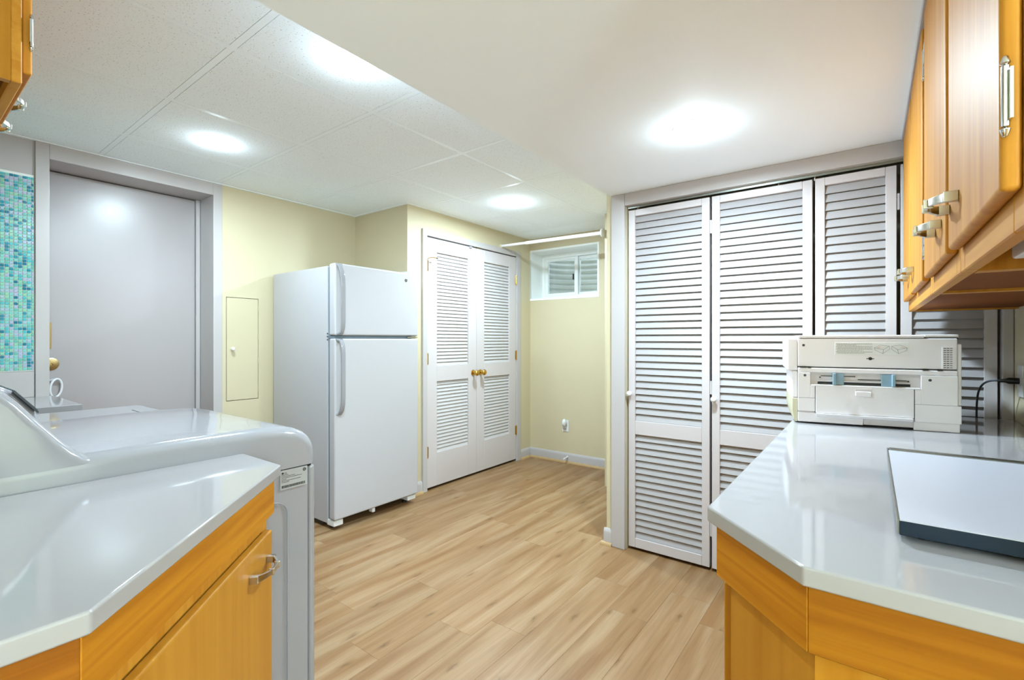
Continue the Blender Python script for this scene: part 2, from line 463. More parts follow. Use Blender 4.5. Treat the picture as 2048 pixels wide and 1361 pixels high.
# closet interior behind double doors
struct('wall_closet_back', G().box(XR + .1, 4.4, YL - .02, YL + .1, 0, TOP).box(4.14, 4.4, YC + .1, YL - .02, 0, TOP), 'cement', 'pale rear wall inside the double door closet', 'wall')

# ------------------------------------------------------------------ ceiling
ce = struct('ceiling', B(XLW - .2, 4.4, 1.0, 3.9, 2.36, 2.40), 'ceil', 'suspended white acoustic tile ceiling', 'ceiling')
GX = [.775 + .6096 * i for i in range(-2, 7)]
GY = [1.845 + .6096 * i for i in range(-1, 4)]
def inside(x, y): return not (x > XR and y > YC)
tcache = {}
for i in range(len(GX) - 1):
    for j in range(len(GY) - 1):
        x0, x1 = max(GX[i], XLW), min(GX[i + 1], XW); y0, y1 = max(GY[j], 1.235), min(GY[j + 1], YL)
        if x1 - x0 < .03 or y1 - y0 < .03: continue
        if not inside((x0 + x1) / 2, (y0 + y1) / 2) and not inside(x0 + .01, y0 + .01): continue
        if x0 >= XR and y1 > YC: y1 = YC
        key = (round(x1 - x0, 3), round(y1 - y0, 3))
        if key not in tcache:
            hx, hy = (x1 - x0) / 2 - .0142, (y1 - y0) / 2 - .0142
            tcache[key] = B(-hx, hx, -hy, hy, 0, .014).mesh('ceiling_tile', 0, 1, 0)
        link('ceiling_tile', tcache[key], 'actile', ce, ((x0 + x1) / 2, (y0 + y1) / 2, HC + .0010))
for x in GX:
    if XLW + .05 < x < XW - .05:
        part('tee_bar', B(x - .012, x + .012, 1.235, YL if x < XR else YC, HC + .0010, HC + .022), 'tee', ce)
for y in GY[1:]:
    if y < YL:
        x1 = XW if y < YC else XR
        part('cross_tee', B(XLW, x1, y - .012, y + .012, HC + .0011, HC + .022), 'tee', ce)
for (x0, x1, y0, y1) in [(XLW, XR, YL - .022, YL), (XR - .022, XR, YC - .022, YL - .022), (XR, XW, YC - .022, YC), (XW - .022, XW, 1.775, YC - .022), (XLW, XLW + .022, 1.235, YL - .022)]:
    part('wall_angle', B(x0, x1, y0, y1, HC - .0015, HC + .02), 'tee', ce)
struct('ceiling_soffit', B(XLW - .12, 2.66, YR - .12, 1.232, HS, 2.36), 'ceil', 'lower smooth white plaster ceiling over the counters', 'ceiling')
struct('ceiling_rear', G().box(XH, XLW - .12, YQ, YH, 2.30, 2.36).box(XLW - .12, .69, YQ, YR - .12, 2.30, 2.36), 'ceil', 'white ceiling of the open room behind the viewer', 'ceiling')
struct('ceiling_closet', G().box(2.66, 3.72, YR, 1.232, 2.2, 2.36), 'ceil', 'ceiling inside the wide louvered closet', 'ceiling')

# ------------------------------------------------------------------ baseboards and trim
def baseboard(name, lo, hi, axis, face, sgn, label):
    prof = [(0, 0), (.014, 0), (.014, .075), (.011, .088), (.004, .098), (0, .098)]
    pr = [(face + sgn * a, b) for a, b in prof]
    g = G()
    if axis == 'y': g.extr(pr, 'y', lo, hi)
    else: g.extr(pr, 'x', lo, hi)
    o = struct(name, g, 'trim', label, 'baseboard')
    sp = [(.014, 0), (.030, 0), (.029, .010), (.024, .017), (.014, .020)]
    sp = [(face + sgn * a, b) for a, b in sp]
    part('shoe_moulding', G().extr(sp, axis, lo - (.0), hi), 'shoe', o, label='tan wood shoe moulding')
    return o
baseboard('baseboard_far', 1.775, YC, 'y', XW, -1, 'white baseboard with tan shoe moulding under the window')
baseboard('baseboard_back', 3.952, XW - .03, 'x', YC, -1, 'short white baseboard right of the double louvered doors')
baseboard('baseboard_back_left', XR - .02, 2.618, 'x', YC, -1, 'short white baseboard between refrigerator and closet casing')
g = G().extr([(2.63 - .0, 0), (2.616, 0), (2.616, .075), (2.619, .088), (2.626, .098), (2.63, .098)], 'y', 1.226, 1.277).extr([(1.263, 0), (1.277, 0), (1.277, .075), (1.274, .088), (1.267, .098), (1.263, .098)], 'x', 2.6305, 3.6)
o = struct('baseboard_right', g, 'trim', 'white baseboard wrapping the free wall end by the louvered closet', 'baseboard')
part('shoe_moulding', G().extr([(2.616, 0), (2.600, 0), (2.601, .010), (2.606, .017), (2.616, .020)], 'y', 1.222, 1.293).extr([(1.277, 0), (1.293, 0), (1.292, .010), (1.287, .017), (1.277, .020)], 'x', 2.6165, 3.6), 'shoe', o)
baseboard('baseboard_rear', XH, XLW, 'x', YH, -1, 'white baseboard in the open room behind the viewer')

# casing of the double doors
def casing(name, segs, label):
    g = G()
    for s in segs: g.box(*s)
    return struct(name, g, 'trim', label, 'door casing', .004)
casing('trim_2', [(2.620, 2.668, YC - .018, YC + .10, 0, 2.112), (3.884, 3.952, YC - .018, YC + .10, 0, 2.112), (2.668, 3.884, YC - .018, YC + .10, 2.06, 2.112)], 'white casing around the double louvered closet doors')
# casing of the bifold closet
casing('trim_3', [(2.612, 2.70, 1.142, 1.226, 0, HS), (2.612, 2.70, YR + .001, -.407, 0, HS), (2.612, 2.70, -.407, 1.142, 1.998, HS)], 'wide white casing around the bifold louvered closet')
bt = thing('bifold_track', 'thin metal sliding track above the bifold louvered doors', 'track', (2.66, .36, 1.998))
part('rail', G().box(-.015, .015, -.76, .775, -.012, 0), 'alu', bt)
for yy in (-.745, -.15, .0, .72):
    part('pivot', G().lathe([(.004, -.028), (.004, -.010), (.007, -.010), (.007, -.004)], 10, c=(0, yy, 0)), 'nickel', bt)

# ------------------------------------------------------------------ louvered doors
def slat_mesh(L, T, pitch, tilt=20):
    a = R(tilt); c = (pitch + .0005) / math.cos(a); t = .005
    d = Vector((0, -math.sin(a), -math.cos(a))); n = Vector((0, -math.cos(a), math.sin(a)))
    pr = []
    for u, v in ((-.5, 0), (-.47, .5), (.47, .5), (.5, 0), (.47, -.5), (-.47, -.5)):
        q = d * (u * c) + n * (v * t); pr.append((q.y, q.z))
    return G().extr(pr, 'x', -L / 2, L / 2).mesh('slat', 0, 2, 40)

def louver_door(name, label, loc, rz, W, H, T, st, z_up, z_lo, n_up, n_lo, sm='slat'):
    """local: x to the viewer's right, y into the door, z up; front face at y=0"""
    t = thing(name, label, 'door', loc, rz, kind='structure')
    g = G().box(0, st, 0, T, 0, H); part('stile', g, 'door', t, .0025, 2)
    g = G().box(W - st, W, 0, T, 0, H); part('stile', g, 'door', t, .0025, 2)
    part('top_rail', B(st, W - st, 0, T, z_up[1], H), 'door', t, .002, 1)
    part('lock_rail', B(st, W - st, 0, T, z_lo[1], z_up[0]), 'door', t, .002, 1)
    part('bottom_rail', B(st, W - st, 0, T, 0, z_lo[0]), 'door', t, .002, 1)
    for (za, zb), n in ((z_up, n_up), (z_lo, n_lo)):
        p = (zb - za) / n
        me = slat_mesh(W - 2 * st + .004, T, p)
        for i in range(n):
            link('slat', me, sm, t, (W / 2, T / 2, za + p * (i + .5)))
    return t
def white_knob(t, x, z, y=0):
    part('knob', G().lathe([(.006, y), (.006, y - .012), (.013, y - .018), (.016, y - .026), (.014, y - .034), (.006, y - .038)], 18, 'y', (x, 0, z)), 'plast', t, smooth=50, label='small round white knob')
xb = 2.645
bif = [('door_4', 1.132, .680, .040, 'leftmost bifold louvered panel beside the white casing, small knob on its left edge', 31, 16),
       ('door_5', .669, .219, .040, 'second bifold louvered panel from the left, standing partly behind the printer counter', 31, 16),
       ('door_6', .208, -.090, .038, 'third narrower bifold louvered panel, above the printer', 30, 15),
       ('door_7', -.103, -.399, .038, 'rightmost bifold louvered panel, right of the printer below the wall cabinet', 30, 15)]
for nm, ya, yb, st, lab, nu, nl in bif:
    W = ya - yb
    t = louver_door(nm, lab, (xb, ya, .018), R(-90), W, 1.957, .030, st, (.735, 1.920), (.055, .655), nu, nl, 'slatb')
    if nm in ('door_4', 'door_5'): white_knob(t, .016, .892)
    if nm in ('door_4', 'door_6'):
        for zz in (.20, .95, 1.80):
            part('hinge', B(W + .001, W + .010, .004, .012, zz - .035, zz + .035), 'trim', t, label='white painted leaf hinge')
# closet double doors
def dbl(nm, lab, x0, W, hx, kx):
    t = louver_door(nm, lab, (x0, YC - .006, .022), 0, W, 2.030, .034, .108, (.985, 1.920), (.272, .856), 32, 20)
    for zz in (1.80, 1.045, .29):
        g = G().lathe([(.006, zz - .045), (.006, zz + .045)], 10, c=(hx, -.004, 0))
        g.lathe([(.003, zz - .05), (.007, zz - .047), (.007, zz - .045)], 10, c=(hx, -.004, 0)).lathe([(.007, zz + .045), (.007, zz + .047), (.003, zz + .05)], 10, c=(hx, -.004, 0))
        g.box(hx - .016, hx + .016, -.0015, .001, zz - .042, zz + .042)
        part('hinge', g, 'brass', t, label='polished brass butt hinge')
    k = part('knob', G().lathe([(.026, 0), (.026, -.004), (.010, -.008), (.009, -.028), (.020, -.034), (.027, -.044), (.026, -.055), (.018, -.062), (.004, -.064)], 22, 'y', (kx, 0, .904)), 'brass', t, smooth=50, label='polished round brass knob')
    return t
d2 = dbl('door_2', 'left louvered closet door with brass knob, next to the refrigerator', 2.676, .601, -.003, .555)
d3 = dbl('door_3', 'right louvered closet door with brass knob, nearest the window', 3.280, .600, .603, .050)
g = G().tube([(-.003, -.010, 1.853), (-.003, -.03, 1.858), (.02, -.05, 1.86), (.05, -.055, 1.86)], .0035, 8)
st_ = part('hinge_stop', g, 'brass', d2, label='brass hinge pin stop')
part('stop_tip', G().lathe([(.006, .05), (.006, .062)], 10, 'x', (0, -.055, 1.86)), 'dark', st_)
g = G().box(.50, .53, -.012, -.001, 2.018, 2.032).lathe([(.006, -.02), (.006, -.012)], 10, 'y', (.515, 0, 2.025))
part('catch', g, 'trim', d2, label='small white door catch at the top edge')
part('catch_plate', B(.0, .05, -.004, .030, 2.031, 2.034), 'brass', d3)

# entry door
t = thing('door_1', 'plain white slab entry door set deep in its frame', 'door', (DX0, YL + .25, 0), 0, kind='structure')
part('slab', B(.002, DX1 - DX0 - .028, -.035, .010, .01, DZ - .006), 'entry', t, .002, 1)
part('stop', B(DX1 - DX0 - .026, DX1 - DX0 - .001, -.05, .010, 0, DZ - .001), 'trim', t, .002, 1)
part('pull_bar', G().box(.030, .042, -.052, -.045, 1.17, 1.32).box(.032, .040, -.046, -.035, 1.18, 1.20).box(.032, .040, -.046, -.035, 1.29, 1.31), 'abrass', t, .001, 1, label='antique brass bar pull')
part('deadbolt', G().lathe([(.036, -.035), (.035, -.041), (.027, -.043), (.026, -.047), (.018, -.048), (.017, -.054), (.006, -.055), (.005, -.050)], 24, 'y', (.042, 0, 1.083)), 'abrass', t, label='round antique brass lock rosette')
pa = []
for i in range(25):
    a = 2 * math.pi * i / 24
    pa.append((.060 + .026 * math.cos(a) + .004 * math.sin(a), -.056 + .008 * math.cos(a), .945 + .052 * math.sin(a)))
part('loop_handle', G().tube(pa, .006, 10).tube([(.03, -.036, .985), (.045, -.05, .992), (.062, -.055, .995)], .006, 8), 'plast', t, label='white plastic loop hanging below the lock')

# access panel
ap = thing('access_panel', 'narrow pale yellow access panel door with tiny white knob', 'access panel', (1.447, YL, .799))
part('panel', B(.0038, .2122, -.001, .018, .0038, .7132), 'yellow', ap, .001, 1)
part('rim', G().box(-.001, .001, .0, .012, 0, .717), 'yellow', ap)
part('knob', G().lathe([(.005, -.002), (.005, -.014), (.012, -.02), (.013, -.027), (.008, -.033)], 16, 'y', (.035, 0, .36)), 'plast', ap, label='tiny white knob')
for zz in (.07, .27, .44, .645):
    part('hinge', G().lathe([(.0035, zz - .02), (.0035, zz + .02)], 8, c=(.2152, -.003, 0)), 'yellow', ap)

# ------------------------------------------------------------------ glass mosaic backsplash
mo = thing('mosaic_backsplash', 'shimmering teal green glass mosaic panel left of the entry door', 'backsplash', (.507, YL - .0006, 1.057))
part('grout_bed', B(-.60, 0, -.003, 0, 0, 1.03), 'grout', mo)
tp = .0161
def tile_geo(g, cx, cz, wd):
    h = tp / 2 - .0014; wv = wd / 2 - .0014; f = .0010
    vs = [(cx - wv, -.003, cz - h), (cx + wv, -.003, cz - h), (cx + wv, -.003, cz + h), (cx - wv, -.003, cz + h),
          (cx - wv, -.0058, cz - h), (cx + wv, -.0058, cz - h), (cx + wv, -.0058, cz + h), (cx - wv, -.0058, cz + h),
          (cx - wv + f, -.0072, cz - h + f), (cx + wv - f, -.0072, cz - h + f), (cx + wv - f, -.0072, cz + h - f), (cx - wv + f, -.0072, cz + h - f)]
    return g.add(vs, [(8, 9, 10, 11), (0, 1, 5, 4), (1, 2, 6, 5), (2, 3, 7, 6), (3, 0, 4, 7), (4, 5, 9, 8), (5, 6, 10, 9), (6, 7, 11, 10), (7, 4, 8, 11)])
tm = tile_geo(G(), 0, 0, tp).mesh('tile', smooth=0); tmn = tile_geo(G(), 0, 0, tp * .66).mesh('tile', smooth=0)
rest = G(); cnt = 0
rows = int(1.03 / tp)
for c in range(37):
    for r_ in range(rows):
        cz = .004 + tp * (r_ + .5)
        if c == 0: cx, me = -tp * .33 - .001, tmn
        else: cx, me = -tp * .66 - .001 - tp * (c - .5), tm
        if c < 5 and cnt < 300 and r_ >= 3:
            link('tile', me, 'mosaic', mo, (cx, 0, cz)); cnt += 1
        else:
            tile_geo(rest, cx, cz, tp * .66 if c == 0 else tp)
o = part('tiles', rest, 'mosaicf', mo, smooth=0); o['kind'] = 'stuff'

# ------------------------------------------------------------------ window
XF = XW + .245
wn = thing('window_1', 'small white sliding basement window high in the wall, window well outside', 'window', (XW, 2.475, 1.65), 0, kind='structure')
def wl(y): return y - 2.475
def wz(z): return z - 1.65
part('liner', G().box(-.004, .27, wl(2.065), wl(2.085), wz(1.63), wz(2.157)).box(-.004, .27, wl(2.865), wl(2.885), wz(1.63), wz(2.157)).box(-.004, .27, wl(2.085), wl(2.865), wz(1.63), wz(1.65)).box(-.004, .27, wl(2.085), wl(2.865), wz(2.137), wz(2.157)), 'vinyl', wn, .002, 1)
part('window_frame', G().box(.235, .30, wl(2.085), wl(2.115), 0, wz(2.137)).box(.235, .30, wl(2.835), wl(2.865), 0, wz(2.137)).box(.235, .30, wl(2.115), wl(2.835), 0, .045).box(.235, .30, wl(2.115), wl(2.835), wz(2.095), wz(2.137)), 'vinyl', wn, .002, 1)
def sash(y0, y1, x0, nm):
    s = part('sash', G().box(x0, x0 + .025, wl(y0), wl(y0) + .04, .046, wz(2.094)).box(x0, x0 + .025, wl(y1) - .04, wl(y1), .046, wz(2.094)).box(x0, x0 + .025, wl(y0) + .04, wl(y1) - .04, .046, .07).box(x0, x0 + .025, wl(y0) + .04, wl(y1) - .04, wz(2.065), wz(2.094)), 'vinyl', wn, .002, 1)
    part('pane', B(x0 + .010, x0 + .013, wl(y0) + .035, wl(y1) - .035, .065, wz(2.07)), 'glass', s)
    return s
s1 = sash(2.43, 2.834, .24, 'a'); sash(2.116, 2.465, .27, 'b')
part('latch', B(.228, .242, wl(2.475), wl(2.485), .20, .26), 'black', s1)
# window well
g = G(); n = 40; rows_ = 96; vs = []
for j in range(rows_ + 1):
    zz = 1.35 + 1.05 * j / rows_
    rr = .50 + .011 * math.sin(2 * math.pi * zz / .062)
    for i in range(n + 1):
        a = R(-95) + R(190) * i / n
        vs.append((4.62 + .9 * rr * math.cos(a), 2.475 + rr * math.sin(a), zz))
fs = [(j * (n + 1) + i, j * (n + 1) + i + 1, (j + 1) * (n + 1) + i + 1, (j + 1) * (n + 1) + i) for j in range(rows_) for i in range(n)]
g.add(vs, fs)
tag(part('window_well', g, 'galv', None, smooth=60), 'corrugated galvanised steel window well seen through the basement window', 'window well')['kind'] = 'structure'
# outside foundation face so that daylight only comes down the well
struct('wall_foundation', G().box(4.40, 4.46, 1.2, 2.085, 0, 2.5).box(4.40, 4.46, 2.865, 3.9, 0, 2.5).box(4.40, 4.46, 2.085, 2.865, 0, 1.65).box(4.40, 4.46, 2.085, 2.865, 2.137, 2.5), 'cement', 'foundation wall outside around the window', 'wall')

# ------------------------------------------------------------------ curtain rod in the nook
cr = thing('curtain_rod', 'long white tension rod across the nook below the ceiling', 'rod', (3.632, 2.31, 2.118))
part('rod', G().tube([(0, -.53, -.008), (0, .25, .004)], .0155, 16), 'printer', cr)
part('inner_rod', G().tube([(0, .24, .004), (0, .54, .009)], .012, 16), 'printer', cr)
part('end_cap', G().lathe([(.030, -.535), (.034, -.530), (.034, -.520), (.020, -.512)], 20, 'y', (0, 0, -.008)), 'plast', cr)
part('end_cap', G().lathe([(.012, .535), (.020, .540), (.020, .555)], 20, 'y', (0, 0, .009)), 'cream', cr)

# ------------------------------------------------------------------ outlet with plug-in
ot = thing('wall_outlet', 'white wall outlet low under the window', 'outlet', (XW, 2.433, .365))
part('cover_plate', B(-.006, 0, -.036, .036, -.058, .058), 'plast', ot, .003, 2)
for zz in (-.021, .021):
    f = part('receptacle', G().lathe([(.017, -.0085), (.017, -.006)], 20, 'x', (0, 0, zz)), 'plast', ot)
    part('slot', G().box(-.0092, -.0085, -.008, -.006, zz - .002, zz + .008).box(-.0092, -.0085, .005, .007, zz - .002, zz + .008), 'dark', f)
pg = thing('plug_in_freshener', 'oval white plug-in night light in the outlet', 'night light', (XW - .009, 2.437, .383))
vs = [(.0, .0), (.018, .002), (.026, .012), (.024, .024), (.014, .034), (.004, .038)]
gg = G().lathe([(a, -b) for a, b in vs], 22, 'x')
gg.v = [(x, y * .95, z * 1.55 + .012) for x, y, z in gg.v]
part('shell', gg, 'plast', pg, smooth=60)
part('base', G().box(-.018, 0, -.016, .016, -.045, -.012), 'chrome', pg, .004, 2)
# door stop on the baseboard
ds = thing('door_stop', 'small white spring door stop on the far baseboard', 'door stop', (XW - .014, 2.405, .060))
part('spring', G().tube([(-.0, 0, 0), (-.055, 0, -.006)], .006, 10), 'plast', ds)
part('tip', G().tube([(-.055, 0, -.006), (-.072, 0, -.007)], .0095, 12), 'plast', ds)
part('plate', G().lathe([(.011, 0), (.011, -.004)], 14, 'x'), 'plast', ds)

# ------------------------------------------------------------------ recessed lamps
def lamp(x, y, z, label, power=1.0):
    t = thing('recessed_light', label, 'ceiling light', (x, y, z), 0, 'round recessed ceiling lights')
    pr = [(.080, 0), (.080, -.0015), (.078, -.0025), (.072, -.0025), (.0705, -.001), (.0705, 0)]
    n = 40; vs = []
    for rr, hh in pr:
        vs += [(rr * math.cos(2 * math.pi * k / n), rr * math.sin(2 * math.pi * k / n), hh) for k in range(n)]
    m = len(pr)
    fs = [(i * n + k, i * n + (k + 1) % n, ((i + 1) % m) * n + (k + 1) % n, ((i + 1) % m) * n + k) for i in range(m) for k in range(n)]
    part('trim_ring', G().add(vs, fs), 'tee', t)
    part('lens', G().lathe([(.070, -.001), (.067, -.010), (.05, -.018), (.02, -.022)], 40), 'lens', t)
    L = bpy.data.lights.new('lamp_light', 'AREA'); L.shape = 'DISK'; L.size = .136; L.energy = LAMP_W * power; L.color = LAMP_COL
    L.energy *= .93
    lo = bpy.data.objects.new('lamp_light', L); COL.objects.link(lo); lo.parent = t; lo.location = (0, 0, -.026)
    L = bpy.data.lights.new('diffuser_light', 'POINT'); L.shadow_soft_size = .035; L.energy = LAMP_W * power * .045; L.color = LAMP_COL
    lo = bpy.data.objects.new('diffuser_light', L); COL.objects.link(lo); lo.parent = t; lo.location = (0, 0, -.060)
    return t
lamp(1.08, 1.558, HC + .004, 'round recessed light in the tiles, clipped by the plaster ceiling edge', .85)
lamp(1.10, 2.79, HC + .004, 'round recessed light in the tiles, in front of the entry door', .72)
lamp(2.937, 2.192, HC + .004, 'round recessed light in the tiles, farthest away near the window', 1.25)
lamp(1.969, .568, HS, 'round recessed light in the smooth plaster, before the bifold closet', 1.2)
def pendant(x, y, z, label, power):  # added out-of-view fill lamp, brightens upright surfaces from behind the camera
    hg = thing('fill_pendant_light', label, 'ceiling light', (x, y, 2.30))
    part('canopy', G().lathe([(.06, 0), (.06, -.015), (.02, -.03)], 28), 'nickel', hg)
    part('stem', G().tube([(0, 0, -.03), (0, 0, z - 2.30 + .13)], .006, 10), 'nickel', hg)
    part('globe', G().lathe([(.02, z - 2.30 + .13), (.075, z - 2.30 + .105), (.115, z - 2.30 + .055), (.128, z - 2.30), (.115, z - 2.30 - .055), (.075, z - 2.30 - .105), (.02, z - 2.30 - .126)], 32), 'globe', hg, smooth=60)
    L = bpy.data.lights.new('fill_globe_light', 'POINT'); L.shadow_soft_size = .13; L.energy = LAMP_W * power; L.color = LAMP_COL
    lo = bpy.data.objects.new('fill_globe_light', L); COL.objects.link(lo); lo.parent = hg; lo.location = (0, 0, z - 2.30)
pendant(-1.0, -2.4, 1.62, 'added unseen globe pendant behind the viewer, fill light for upright surfaces', FILL_PEND_P)

# ------------------------------------------------------------------ cabinet pulls (brushed nickel, arched)
def pull_mesh():
    g = G(); L = .096; pts = []; wd = []
    for i in range(17):
        u = -1 + i / 8; x = u * L / 2 * 1.06
        y = -.012 - .022 * (1 - abs(u) ** 2.2)
        pts.append((x, y, 0)); wd.append(.011 + .005 * (abs(u) ** 3))
    g.sweep(pts, wd, .006, (0, 0, 1))
    for sx in (-1, 1):
        g.box(sx * .050 - .006, sx * .050 + .006, -.018, 0, -.008, .008)
        g.box(sx * .018 - .002, sx * .018 + .002, -.0385, -.026, -.0075, .0075)
    return g.mesh('pull', .0012, 2, 40)
PULL = pull_mesh()
HING = G().lathe([(.0035, -.031), (.0035, .031)], 12).lathe([(.001, .031), (.0045, .034), (.0025, .041), (.001, .042)], 10).lathe([(.001, -.042), (.0025, -.041), (.0045, -.034), (.001, -.031)], 10).box(-.014, 0, .002, .0045, -.026, .026).box(.0, .010, .002, .0045, -.026, .026).mesh('hinge', 0, 2, 40)

def cab_door(parent, x0, x1, z0, z1, y, T, mat, pull=None, hinge=None):
    """overlay slab door in local coords: front faces -y"""
    d = part('door', B(x0, x1, y - T, y, z0, z1), mat, parent, .005, 3)
    if pull:
        link('pull', PULL, 'nickel', d, (pull[0], y - T, pull[1]))['label'] = 'arched brushed nickel pull'
    if hinge:
        for zz in hinge[1]:
            link('hinge', HING, 'chrome', d, (hinge[0], y - T + .002, zz), (0, 0, 0 if hinge[2] > 0 else math.pi))
    return d

# ------------------------------------------------------------------ left base cabinet + countertop
CT, CB = .915, .887
Lpoly = [(XLW + .002, .703), (.147, .703), (.598, 1.154), (.598, 1.352), (XLW + .002, 1.352)]
def inset(poly, amounts):
    """offset each edge i (from point i to i+1) inwards by amounts[i]; counter-clockwise polygon"""
    n = len(poly); lines = []
    for i in range(n):
        a = Vector(poly[i]); b = Vector(poly[(i + 1) % n]); d = (b - a).normalized(); nn = Vector((-d.y, d.x))
        lines.append((a + nn * amounts[i], d))
    out = []
    for i in range(n):
        p, d = lines[i - 1]; q, e = lines[i]
        den = d.x * e.y - d.y * e.x
        s = ((q - p).x * e.y - (q - p).y * e.x) / den
        r = p + d * s; out.append((r.x, r.y))
    return out
ctop = link('countertop', G().prism(Lpoly, CB, CT).mesh('countertop', .004, 3), 'quartz')
tag(ctop, 'white quartz countertop with clipped corner beside the dryer', 'countertop')
lc = thing('base_cabinet', 'honey maple base cabinet under the left clipped corner counter', 'cabinet', (0, 0, 0))
ins = inset(Lpoly, [.03, .034, .03, .01, 0])
part('body', G().prism(ins, .10, .80), 'woodp_z', lc)
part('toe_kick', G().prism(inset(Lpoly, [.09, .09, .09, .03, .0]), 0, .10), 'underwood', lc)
inA = inset(Lpoly, [.014, .014, .014, .002, 0]); inB = inset(Lpoly, [.036, .036, .036, .014, 0.02])
# apron boards: end, chamfer, front return
def board(parent, a, b, c, d, z0, z1, mat, bev=.0015):
    return part('apron', G().prism([a, b, c, d], z0, z1), mat, parent, bev, 1)
part('apron', G().prism([inA[0], inA[1], inB[1], inB[0]], .800, CB), 'woodd_x', lc, .0015, 1)
def along(poly_pts, z0, z1, name, mat, parent, ang, origin, bev=.0015):
    """geometry given in world xy, stored in a frame turned by ang at origin (grain follows the frame)"""
    c, s = math.cos(-ang), math.sin(-ang)
    loc = [((x - origin[0]) * c - (y - origin[1]) * s, (x - origin[0]) * s + (y - origin[1]) * c) for x, y in poly_pts]
    return part(name, G().prism(loc, z0, z1), mat, parent, bev, 1, loc=(origin[0], origin[1], 0), rot=(0, 0, ang))
along([inA[1], inA[2], inB[2], inB[1]], .800, CB, 'apron', 'woodb_x', lc, R(45), inA[1])
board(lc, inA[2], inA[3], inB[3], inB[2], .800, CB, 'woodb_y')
# door on the clipped side: local frame x along (1,1), y pointing inwards (-1,1)
A = Vector(ins[1]); Lc = (Vector(ins[2]) - A).length
c, s = math.cos(R(45)), math.sin(R(45))
fr = part('face_frame', G().box(.0, .03, -.003, .002, .10, .80).box(Lc - .03, Lc, -.003, .002, .10, .80).box(.03, Lc - .03, -.003, .002, .768, .80), 'wood_z', lc, loc=(A.x, A.y, 0), rot=(0, 0, R(45)))
d = part('door', B(.022, Lc - .016, -.022, -.003, .115, .768), 'woodp_z', lc, .005, 3, loc=(A.x, A.y, 0), rot=(0, 0, R(45)))
link('pull', PULL, 'nickel', d, (Lc - .100, -.022, .712))['label'] = 'arched brushed nickel pull'

# ------------------------------------------------------------------ right base cabinet + countertop
Rpoly = [(.751, YR + .002), (2.598, YR + .002), (2.598, .240), (.917, .240), (.751, .074)]
o = link('countertop', G().prism(Rpoly, CB, CT).mesh('countertop', .004, 3), 'quartz')
tag(o, 'long white quartz countertop carrying the printer', 'countertop')
rc = thing('base_cabinet', 'honey maple base cabinet under the long printer counter', 'cabinet', (0, 0, 0))
ins = inset(Rpoly, [0, .02, .04, .030, .030])
part('body', G().prism(ins, .10, .793), 'woodp_z', rc)
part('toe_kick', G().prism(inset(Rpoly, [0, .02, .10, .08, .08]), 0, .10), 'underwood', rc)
iA = inset(Rpoly, [0, .01, .016, .012, .012]); iB = inset(Rpoly, [0, .03, .038, .034, .034])
board(rc, iA[2], iA[3], iB[3], iB[2], .793, CB, 'woodb_x')
along([iA[3], iA[4], iB[4], iB[3]], .793, CB, 'apron', 'woodb_x', rc, R(45), iA[4])
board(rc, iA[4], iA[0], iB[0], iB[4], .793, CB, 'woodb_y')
for k in range(4):     # doors on the +y front
    x0 = .95 + k * .405; x1 = x0 + .385
    dd = part('door', B(x0, x1, .200, .219, .115, .770), 'woodp_z', rc, .005, 3)
    pm = link('pull', PULL, 'nickel', dd, (x1 - .08 if k % 2 == 0 else x0 + .08, .219, .70), (0, 0, math.pi))

# ------------------------------------------------------------------ right wall cabinets (front faces +y)
ZB = 1.336
def wall_cab(label, x0, x1, doors, bottom_gap, first=False):
    t = thing('wall_cabinet', label, 'cabinet', (x0, YR, ZB), 0, 'honey maple wall cabinets over the right counter')
    W, D, H = x1 - x0, -.125 - YR, HS - .001 - ZB
    part('side_panel', B(0, .018, .002, D - .019, 0, H), 'wood_z', t)
    part('side_panel', B(W - .018, W, .002, D - .019, 0, H), 'wood_z', t)
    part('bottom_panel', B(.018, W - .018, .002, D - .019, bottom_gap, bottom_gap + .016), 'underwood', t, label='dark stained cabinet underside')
    part('top_panel', B(.018, W - .018, .002, D - .019, H - .018, H), 'wood_x', t)
    g = G().box(0, .045, D - .019, D, 0, H).box(W - .045, W, D - .019, D, 0, H).box(.045, W - .045, D - .019, D, 0, .052).box(.045, W - .045, D - .019, D, H - .05, H)
    part('face_frame', g, 'wood_x', t, .002, 1)
    for (a, b, px, hx) in doors:
        dd = part('door', B(a - x0, b - x0, D, D + .018, .038, H - .03), 'wood_z', t, .006, 3)
        link('pull', PULL, 'nickel', dd, (px - x0, D + .018, .104), (0, 0, math.pi))['label'] = 'arched brushed nickel pull'
        for zz in (.135, H - .13):
            link('hinge', HING, 'chrome', dd, (hx - x0, D + .014, zz), (0, 0, math.pi if hx < (a + b) / 2 else 0))
    return t, W, D, H
t, W, D, H = wall_cab('nearest maple wall cabinet with one door and white light beneath', .700, 1.130, [(.703, 1.112, 1.040, .699)], .045)
wall_cab('maple wall cabinet in the middle of the run over the counter', 1.131, 1.612, [(1.153, 1.578, 1.262, 1.582)], .006)
wall_cab('double door maple wall cabinet at the far end by the louvered closet', 1.613, 2.560, [(1.650, 2.062, 1.985, 1.646), (2.108, 2.515, 2.195, 2.519)], .006)
ul = thing('under_cabinet_light', 'slim white under-cabinet light strip below the nearest wall cabinet', 'light fixture', (.74, YR + .10, ZB + .045))
part('housing', B(0, .35, 0, .16, -.032, 0), 'plast', ul, .004, 2)
part('diffuser', B(.02, .33, .02, .14, -.036, -.032), 'board', ul)
struct('trim_4', G().box(.68, 2.58, -.125, -.104, HS - .020, HS), 'trim', 'thin white moulding between wall cabinets and plaster ceiling', 'moulding', .002)

